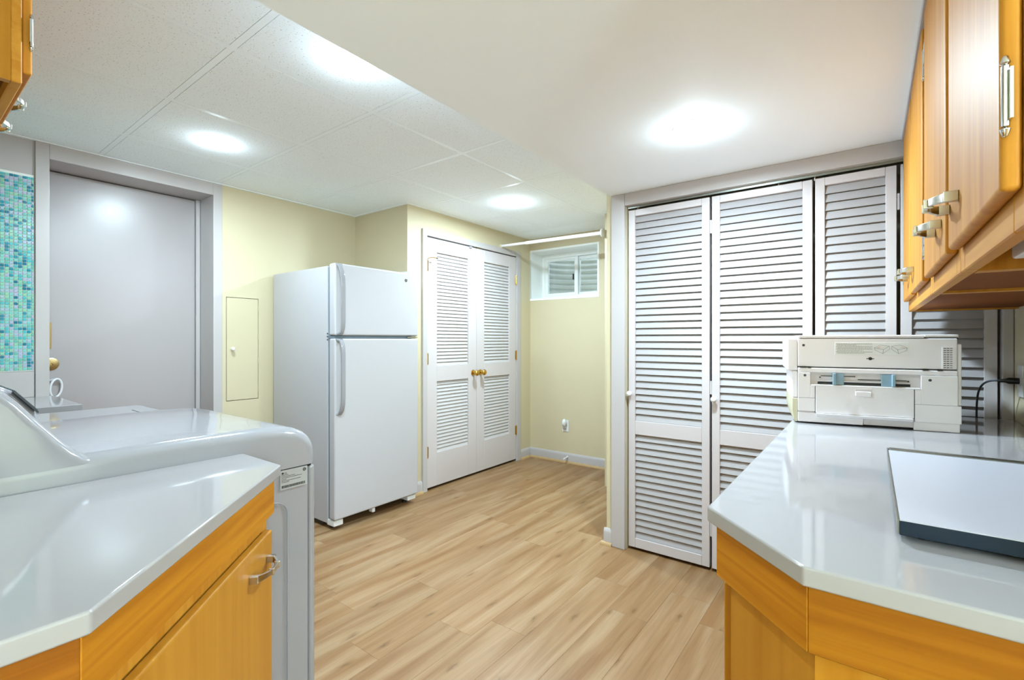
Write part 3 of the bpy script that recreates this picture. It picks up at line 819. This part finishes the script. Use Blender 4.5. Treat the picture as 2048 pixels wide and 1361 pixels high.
# ------------------------------------------------------------------ left wall cabinets (front faces +x) above the machines
XFc, ZL = .197, 1.786
lw = thing('wall_cabinet', 'honey maple wall cabinet hung above the dryer at the left edge', 'cabinet', (XLW, 1.50, ZL))
D = XFc - XLW - .018; H = HC - ZL - .005; W = 1.30
part('side_panel', G().box(.002, D - .0, 0, .018, 0, H), 'woodp_z', lw)
part('side_panel', G().box(.002, D - .0, W - .018, W, 0, H), 'woodp_z', lw)
part('bottom_panel', B(.002, D, .018, W - .018, .03, .046), 'underwood', lw)
part('top_panel', B(.002, D, .018, W - .018, H - .018, H), 'wood_y', lw)
part('face_frame', G().box(D, D + .018, 0, .045, 0, H).box(D, D + .018, W - .045, W, 0, H).box(D, D + .018, .045, W - .045, 0, .05).box(D, D + .018, .045, W - .045, H - .05, H), 'wood_y', lw, .002, 1)
for k in range(3):
    y0 = .012 + k * .43; y1 = y0 + .415
    dd = part('door', B(D + .018, D + .036, y0, y1, .030, H - .03), 'wood_z', lw, .005, 3)
    py = (.385, .615, 1.10)[k]
    link('pull', PULL, 'nickel', dd, (D + .036, py, .085), (0, 0, R(90)))['label'] = 'arched brushed nickel pull'
    for zz in (.125, H - .12):
        link('hinge', HING, 'chrome', dd, (D + .034, y0 - .001 if k != 1 else y1, zz), (0, 0, R(90)))

# ------------------------------------------------------------------ refrigerator
fx, fy = 1.752, 2.715
fr = thing('refrigerator', 'white top-freezer refrigerator standing against the yellow wall', 'refrigerator', (fx, fy, 0))
FW = .698
part('cabinet', B(.004, FW - .004, .088, .785, .035, 1.700), 'fridge', fr, .006, 2)
part('gasket', B(.012, FW - .012, .066, .088, .07, 1.69), 'gasket', fr)
fd = part('freezer_door', B(0, FW, 0, .066, 1.249, 1.712), 'fridge', fr, .012, 4)
rd = part('fresh_food_door', B(0, FW, 0, .066, .070, 1.230), 'fridge', fr, .012, 4)
part('mullion', B(.01, FW - .01, .02, .09, 1.232, 1.247), 'gasket', fr)
def fhandle(door, zs, name):
    pts = [(.030, y, z) for y, z in zs]
    wd = [.05 if i in (0, len(zs) - 1) else .028 for i in range(len(zs))]
    return part(name, G().sweep(pts, wd, .014, (1, 0, 0)), 'appl', door, .004, 2, label='curved white door handle')
fhandle(fd, [(.004, 1.706), (-.012, 1.69), (-.030, 1.655), (-.042, 1.61), (-.046, 1.55), (-.046, 1.34), (-.042, 1.30), (-.028, 1.268), (.004, 1.254)], 'handle')
fhandle(rd, [(.004, 1.225), (-.028, 1.212), (-.042, 1.18), (-.046, 1.13), (-.046, .86), (-.042, .81), (-.028, .770), (-.010, .750), (.004, .745)], 'handle')
part('hinge_cover', B(FW - .09, FW - .01, .01, .12, 1.712, 1.728), 'plast', fr, .005, 2)
part('hinge_bracket', G().box(FW - .10, FW - .005, .004, .06, 1.236, 1.243), 'chrome', fr)
part('base_bracket', G().box(.006, .075, .02, .10, .025, .064).box(FW - .085, FW - .006, .02, .10, .030, .064), 'plast', fr, .006, 2)
part('kick_space', B(.02, FW - .02, .16, .76, .012, .06), 'black', fr)
for xx, yy in ((.05, .10), (FW - .05, .10), (.05, .72), (FW - .05, .72)):
    part('foot', G().lathe([(.018, 0), (.018, .012), (.008, .014), (.008, .036)], 14, c=(xx, yy, 0)), 'black', fr)
part('leveling_clip', B(.30, .325, .02, .06, .035, .068), 'plast', fr, .003, 1)
for zz in (1.262, 1.242, 1.222):
    part('screw', G().lathe([(.004, 0), (.004, .006)], 10, 'x', (.0, .087, zz)), 'dark', fr)
bd = part('badge', G().lathe([(.0125, 0), (.0125, -.002), (.011, -.003)], 24, 'y', (.580, 0, 1.656)), 'chrome', fr, label='small round maker badge')
bi = part('badge_face', G().lathe([(.0100, -.003), (.0098, -.0034)], 24, 'y', (.580, 0, 1.656)), 'dark', bd)
me = text_mesh('GE', .011, 'badge_text'); 
link('badge_letters', me, 'sticker', bd, (.5725, -.0036, 1.652), (R(90), 0, 0))

# ------------------------------------------------------------------ dryer and washer
def machine(name, label, cat, y0, top, body_z, xback, xfront, con):
    W = .685
    t = thing(name, label, cat, (0, y0, 0))
    part('cabinet', B(xback, xfront - .022, .004, W - .004, .02, body_z), 'appl', t, .006, 2)
    part('front_panel', B(xfront - .020, xfront, .003, W - .003, .02, body_z), 'appl', t, .010, 3)
    part('seam', B(xback + .01, xfront - .012, .008, W - .008, body_z - .004, body_z + .006), 'black', t)
    d = top
    pr = [(xback, body_z + .004), (xfront + .002, body_z + .004), (xfront + .002, d - .085), (xfront - .003, d - .064), (xfront - .014, d - .045), (xfront - .032, d - .028), (xfront - .060, d - .014), (xfront - .10, d - .005), (xfront - .16, d), (xfront - .35, d + .001), (xback, d - .004)]
    g = G().extr(pr, 'y', 0, W)
    me = g.mesh('tmp'); bm = bmesh.new(); bm.from_mesh(me)
    ed = [e for e in bm.edges if all(abs(v.co.y) < 1e-5 for v in e.verts) or all(abs(v.co.y - W) < 1e-5 for v in e.verts)]
    ed = [e for e in ed if not all(v.co.z < body_z + .01 for v in e.verts) and not all(abs(v.co.x - xback) < .001 for v in e.verts)]
    bmesh.ops.bevel(bm, geom=ed, offset=.030, segments=6, affect='EDGES', profile=.5, clamp_overlap=True)
    bm.to_mesh(me); bm.free()
    me.polygons.foreach_set('use_smooth', [True] * len(me.polygons)); me.set_sharp_from_angle(angle=R(40))
    link('top_panel', me, 'appl', t)
    return t, W
dr = None
dr, W = machine('dryer', 'glossy white dryer with rounded top next to the left counter', 'dryer', 1.356, .972, .842, .045, .811, None)
def console(t, W, prof, name='console'):
    g = G().extr(prof, 'y', .002, W - .002)
    me = g.mesh(name); bm = bmesh.new(); bm.from_mesh(me)
    ed = [e for e in bm.edges if all(abs(v.co.y - .002) < 1e-5 for v in e.verts) or all(abs(v.co.y - W + .002) < 1e-5 for v in e.verts)]
    bmesh.ops.bevel(bm, geom=ed, offset=.018, segments=5, affect='EDGES', profile=.5, clamp_overlap=True)
    bm.to_mesh(me); bm.free()
    me.polygons.foreach_set('use_smooth', [True] * len(me.polygons)); me.set_sharp_from_angle(angle=R(45))
    return link(name, me, 'appl', t)
console(dr, W, [(.30, .925), (.302, .957), (.278, .968), (.258, .984), (.236, 1.010), (.205, 1.051), (.174, 1.094), (.150, 1.122), (.124, 1.142), (.092, 1.154), (.045, 1.152), (.030, 1.13), (.030, .925)])
part('side_emboss', G().tube([(.60, -.001, .10), (.60, -.001, .70)] + [(.65 - .05 * math.cos(R(a)), -.001, .705 + .05 * math.sin(R(a))) for a in range(10, 91, 16)] + [(.682 + .04 * math.sin(R(a)), -.001, .715 + .04 * math.cos(R(a))) for a in range(0, 91, 15)] + [(.722, -.001, .10)], .0024, 8), 'appl', dr)
# rating label
lb = part('rating_label', B(.700, .782, -.0004, .004, .787, .843), 'sticker', dr, label='silver rating label with barcode')
part('maker_mark', G().lathe([(.0032, -.0004), (.0032, -.0008)], 18, 'y', (.7070, 0, .8345)), 'ink', lb)
me = text_mesh('LG', .0065, 'maker_letters'); link('maker_letters', me, 'ink', lb, (.7118, -.0006, .8323), (R(90), 0, 0))
g = G(); rr = random.Random(3)
for i in range(6):
    x = .7035
    xe = [.724, .744, .765, .718, .762, .726][i]
    while x < xe:
        dx = rr.uniform(.002, .006); g.box(x, min(xe, x + dx), -.0008, -.0004, .8285 - i * .0042, .8298 - i * .0042); x += dx + .0008
part('print_lines', g, 'ink', lb)
g = G(); x = .7045
while x < .776:
    dx = rr.choice([.0005, .0009, .0014]); g.box(x, x + dx, -.0008, -.0004, .7915, .7990); x += dx + rr.choice([.0005, .0008, .0011])
part('barcode', g, 'ink', lb)
g = G().lathe([(.0052, -.0004), (.0052, -.0008)], 20, 'y', (.7730, 0, .8340)); part('approval_mark', g, 'ink', lb)
me = text_mesh('C', .0085, 'approval_letter'); link('approval_letter', me, 'sticker', lb, (.7700, -.0010, .8311), (R(90), 0, 0))

wa, W = machine('washer', 'white top-load washer standing beyond the dryer', 'washer', 2.078, .915, .80, .05, .790, None)
lid = part('lid', B(.36, .735, .07, W - .07, .9145, .921), 'appl', wa, .004, 2)
part('lid_handle', B(.66, .728, W * .5 - .10, W * .5 + .10, .921, .9235), 'appl', lid, .001, 1)
console(wa, W, [(.32, .89), (.335, .918), (.318, .945), (.303, 1.0), (.2525, 1.065), (.225, 1.082), (.19, 1.088), (.11, 1.08), (.11, .89)])
part('control_panel', G().extr([(.3055, .999), (.2545, 1.0645), (.2575, 1.067), (.3085, 1.0015)], 'y', -.0005, W + .0005), 'dark', wa, .001, 1, label='dark glossy control panel')
part('console_trim', G().extr([(.3065, .992), (.2505, 1.0655), (.2525, 1.0695), (.3095, .996)], 'y', -.0035, .0005), 'dark', wa, label='dark edge strip')

# ------------------------------------------------------------------ small counter beyond the washer
o = link('countertop', B(XLW + .002, .585, 2.945, YL - .009, .890, .920).mesh('countertop', .003, 2), 'quartz')
tag(o, 'small white quartz countertop between washer and entry door', 'countertop')
cb = thing('base_cabinet', 'honey maple base cabinet under the small counter beyond the washer', 'cabinet', (0, 2.96, 0))
part('body', B(XLW + .002, .555, 0, YL - 2.97, .10, .889), 'woodp_z', cb)
part('toe_kick', B(XLW + .002, .50, .005, YL - 2.975, 0, .10), 'underwood', cb)
part('door', B(.555, .573, .02, YL - 2.985, .12, .86), 'wood_z', cb, .005, 2)
part('apron', B(XLW + .01, .40, -.008, 0, .860, .889), 'underwood', cb)
struct('trim_5', B(XLW + .002, .507, YL - .008, YL, .921, 1.055), 'trim', 'plain white backsplash strip under the glass mosaic', 'backsplash strip')

# ------------------------------------------------------------------ printer (seen from its paper-feed side)
pr = thing('printer', 'light grey laser printer on the right counter with blue paper guides', 'printer', (2.04, .217, CT), math.atan2(-.45, .08))
PD = .37
g = G().extr([(.003, .012), (.457, .012), (.457, .205), (.003, .205)], 'y', .012, PD)
part('lower_body', g, 'printer', pr, .003, 2)
part('upper_body', G().box(.003, .452, .004, PD, .208, .310), 'printer', pr, .003, 2)
part('top_cover', G().box(.004, .368, .004, PD - .01, .312, .322).box(.370, .459, .016, PD - .01, .312, .323), 'printer', pr, .002, 1)
part('top_gap', B(.01, .455, .01, PD - .02, .309, .313), 'black', pr)
part('split_gap', B(.008, .452, .014, PD - .01, .204, .209), 'dark', pr)
part('side_cover', G().box(-.029, .002, .006, PD, .193, .309), 'printer', pr, .003, 2)
part('side_skirt', G().box(-.014, .002, .010, PD, .093, .192), 'printer', pr, .003, 2)
part('corner_foot', G().extr([(-.014, .091), (-.014, .045), (-.007, .005), (.002, .005), (.002, .091)], 'y', .008, PD), 'cream', pr, .001, 1)
part('right_cover', G().box(.453, .463, .006, PD, .090, .292), 'printer', pr, .002, 1)
part('upper_ledge', B(.003, .452, .002, .014, .187, .203), 'printer', pr, .002, 1)
# lower front plates around the feed slot
part('left_plate', G().box(.003, .042, 0, .013, .094, .186).box(.042, .056, 0, .013, .094, .141), 'printer', pr, .001, 1)
part('right_plate', G().box(.358, .452, 0, .013, .089, .186).box(.342, .358, 0, .013, .089, .138), 'printer', pr, .001, 1)
part('lower_left_plate', B(.003, .056, .0, .013, .046, .0932), 'printer', pr, .001, 1)
part('lower_right_plate', B(.342, .461, 0, .013, .030, .0882), 'printer', pr, .001, 1)
part('plinth', B(.003, .200, .004, .013, .006, .040), 'printer', pr, .0015, 1)
part('plinth', B(.340, .458, .004, .013, .001, .030), 'printer', pr, .0015, 1)
part('plinth_recess', B(.202, .340, .009, .013, .008, .040), 'printer2', pr)
part('tray_ledge', G().extr([(-.008, .040), (.012, .040), (.012, .026), (-.004, .030)], 'x', .060, .336), 'printer', pr, .001, 1)
door = part('manual_feed_door', B(.058, .3395, -.001, .013, .041, .1405), 'printer', pr, .0015, 1)
part('door_gap', B(.0562, .3415, .006, .0125, .039, .1425), 'dark', pr)
part('finger_notch', G().box(.175, .224, -.0025, .001, .107, .135), 'printer2', door, .0015, 1)
part('finger_lip', G().box(.177, .222, -.0045, -.001, .108, .124), 'printer', door, .001, 1)
part('feed_recess', B(.044, .356, .010, .0135, .142, .186), 'printer2', pr)
part('feed_shelf', G().box(.044, .356, -.002, .012, .138, .1435), 'printer', pr, .001, 1)
part('feed_mouth', B(.065, .331, .0075, .0105, .1455, .154), 'black', pr)
part('feed_roller', G().tube([(.066, .008, .158), (.330, .008, .158)], .0032, 10), 'printer2', pr)
part('guide_slot', G().box(.075, .178, .0085, .0102, .174, .1765), 'black', pr)
part('guide_slot', G().box(.185, .322, .0085, .0102, .164, .1665), 'black', pr)
part('guide_slot', G().box(.070, .075, .008, .0102, .168, .172).box(.323, .328, .008, .0102, .162, .166), 'black', pr)
for a, b, f in ((.110, .144, .110), (.251, .287, .279)):
    gd = part('paper_guide', B(a, b, .002, .010, .145, .186), 'bluep', pr, .001, 1, label='blue-grey paper guide')
    part('guide_fin', B(f, f + .0085, -.010, .004, .145, .186), 'bluep', gd, .001, 1)
for x, z in ((.021, .286), (.025, .176), (.381, .171)):
    yy = .004 if z > .2 else 0
    part('screw', G().lathe([(.0045, yy + .001), (.0045, yy - .0008), (.002, yy - .0008)], 14, 'y', (x, 0, z)), 'dark', pr)
part('lock_slot', G().lathe([(.0055, .005), (.0055, .0028), (.002, .0028)], 16, 'y', (.22, 0, .24)).box(.209, .231, .0032, .005, .2388, .2412), 'black', pr)
part('latch_marks', G().box(.008, .030, .0006, .006, .2050, .2085).box(.034, .043, .0006, .006, .2035, .2075).box(.362, .378, .0006, .006, .2035, .2070).box(.40, .414, .0006, .006, .2030, .2065), 'black', pr)
vg = part('vent', G().box(.413, .447, .0030, .0045, .210, .282), 'printer', pr)
for j in range(10):
    z = .2775 - j * .0071
    part('vent_slot', G().box(.4165, .4225, .0024, .0034, z - .0011, z + .0011).box(.4245, .4305, .0024, .0034, z - .0011, z + .0011).box(.4325, .4385, .0024, .0034, z - .0009, z + .0009), 'black', vg)
lbl = part('instruction_label', B(.117, .325, .0034, .0050, .254, .296), 'paper', pr, .0003, 1, label='printed instruction label with two small printer drawings')
g = G(); rr = random.Random(5)
for j in range(8):
    z = .2915 - j * .0047
    if j % 2 == 0: g.box(.1185, .1195, .0030, .0034, z - .0006, z + .0006)
    x = .121 if j % 2 == 0 else .123
    xe = .226 if j % 2 == 0 else (.18, .226, .20, .205)[j // 2]
    while x < xe:
        dx = rr.uniform(.002, .007); g.box(x, min(x + dx, xe), .0030, .0034, z - .0007, z + .0007); x += dx + .0011
part('print_lines', g, 'inkgrey', lbl)
def drawing(cx, cz, flip):
    P = [(-.022, .004), (-.004, .014), (.020, .010), (.021, .0), (.002, -.016), (-.020, -.004)]
    Q = [(-.022, .004), (.004, -.002), (.020, .010)]; S = [(.004, -.002), (.002, -.016)]
    g = G()
    for pl, cl in ((P, True), (Q, False), (S, False)):
        n = len(pl)
        for i in range(n if cl else n - 1):
            a, b = pl[i], pl[(i + 1) % n]
            g.tube([(cx + flip * a[0], .0032, cz + a[1]), (cx + flip * b[0], .0032, cz + b[1])], .00045, 6)
    part('diagram', g, 'inkgrey', lbl)
    part('diagram_arrow', G().tube([(cx - flip * .014, .0031, cz + .004), (cx - flip * .004, .0031, cz + .007)], .0007, 6), 'inkred', lbl)
drawing(.253, .274, 1); drawing(.300, .274, -1)
for x in (.03, .43):
    for y in (.03, PD - .04):
        part('foot', G().lathe([(.012, 0), (.012, .013)], 12, c=(x, y, 0)), 'dark', pr)

# ------------------------------------------------------------------ flat board on the counter
tr = thing('flat_board', 'thick white topped board with dark slate front edge lying on the right counter', 'board', (.937, -.035, CT))
part('core', B(0, .61, -.370, 0, .008, .0300), 'slate', tr, .001, 1)
part('top_sheet', B(.0, .575, -.369, -.0005, .0300, .0318), 'board', tr)
part('back_rail', G().box(.578, .588, -.369, -.002, .0300, .0345).box(.592, .606, -.369, -.002, .0300, .0335), 'alu', tr, .001, 1)
part('side_trim', G().box(.004, .606, .0, .0022, .009, .0315), 'alu', tr)
for x, y in ((.03, -.03), (.58, -.03), (.03, -.34), (.58, -.34)):
    part('foot', G().lathe([(.009, 0), (.009, .009)], 12, c=(x, y, 0)), 'black', tr)

# ------------------------------------------------------------------ power cord at the right wall
po = thing('wall_outlet', 'white wall outlet above the counter with dark cord plugged in', 'outlet', (2.50, YR, 1.07))
part('cover_plate', B(-.036, .036, 0, .006, -.058, .058), 'plast', po, .003, 2)
part('receptacle', G().lathe([(.017, .006), (.017, .008)], 20, 'y', (0, 0, 0)), 'plast', po)
pc = thing('power_cord', 'dark grey power cord arching from wall to counter edge', 'cord', (2.50, YR + .008, 1.07))
part('plug', G().tube([(0, 0, 0), (0, .026, 0), (0, .036, 0), (.002, .055, -.001)], [.012, .012, .007, .006], 12), 'black', pc)
def bez(p, n=26):
    out = []
    P = [Vector(q) for q in p]
    for i in range(n + 1):
        u = i / n
        out.append(P[0] * (1 - u) ** 3 + P[1] * 3 * u * (1 - u) ** 2 + P[2] * 3 * u * u * (1 - u) + P[3] * u ** 3)
    return out
path = bez([(.001, .05, -.001), (.02, .11, .004), (.085, .100, -.06), (.108, .098, -.16)]) + [Vector((.110, .098, -.20)), Vector((.110, .098, -.40))]
part('cable', G().tube(path, .0035, 10), 'dark', pc)
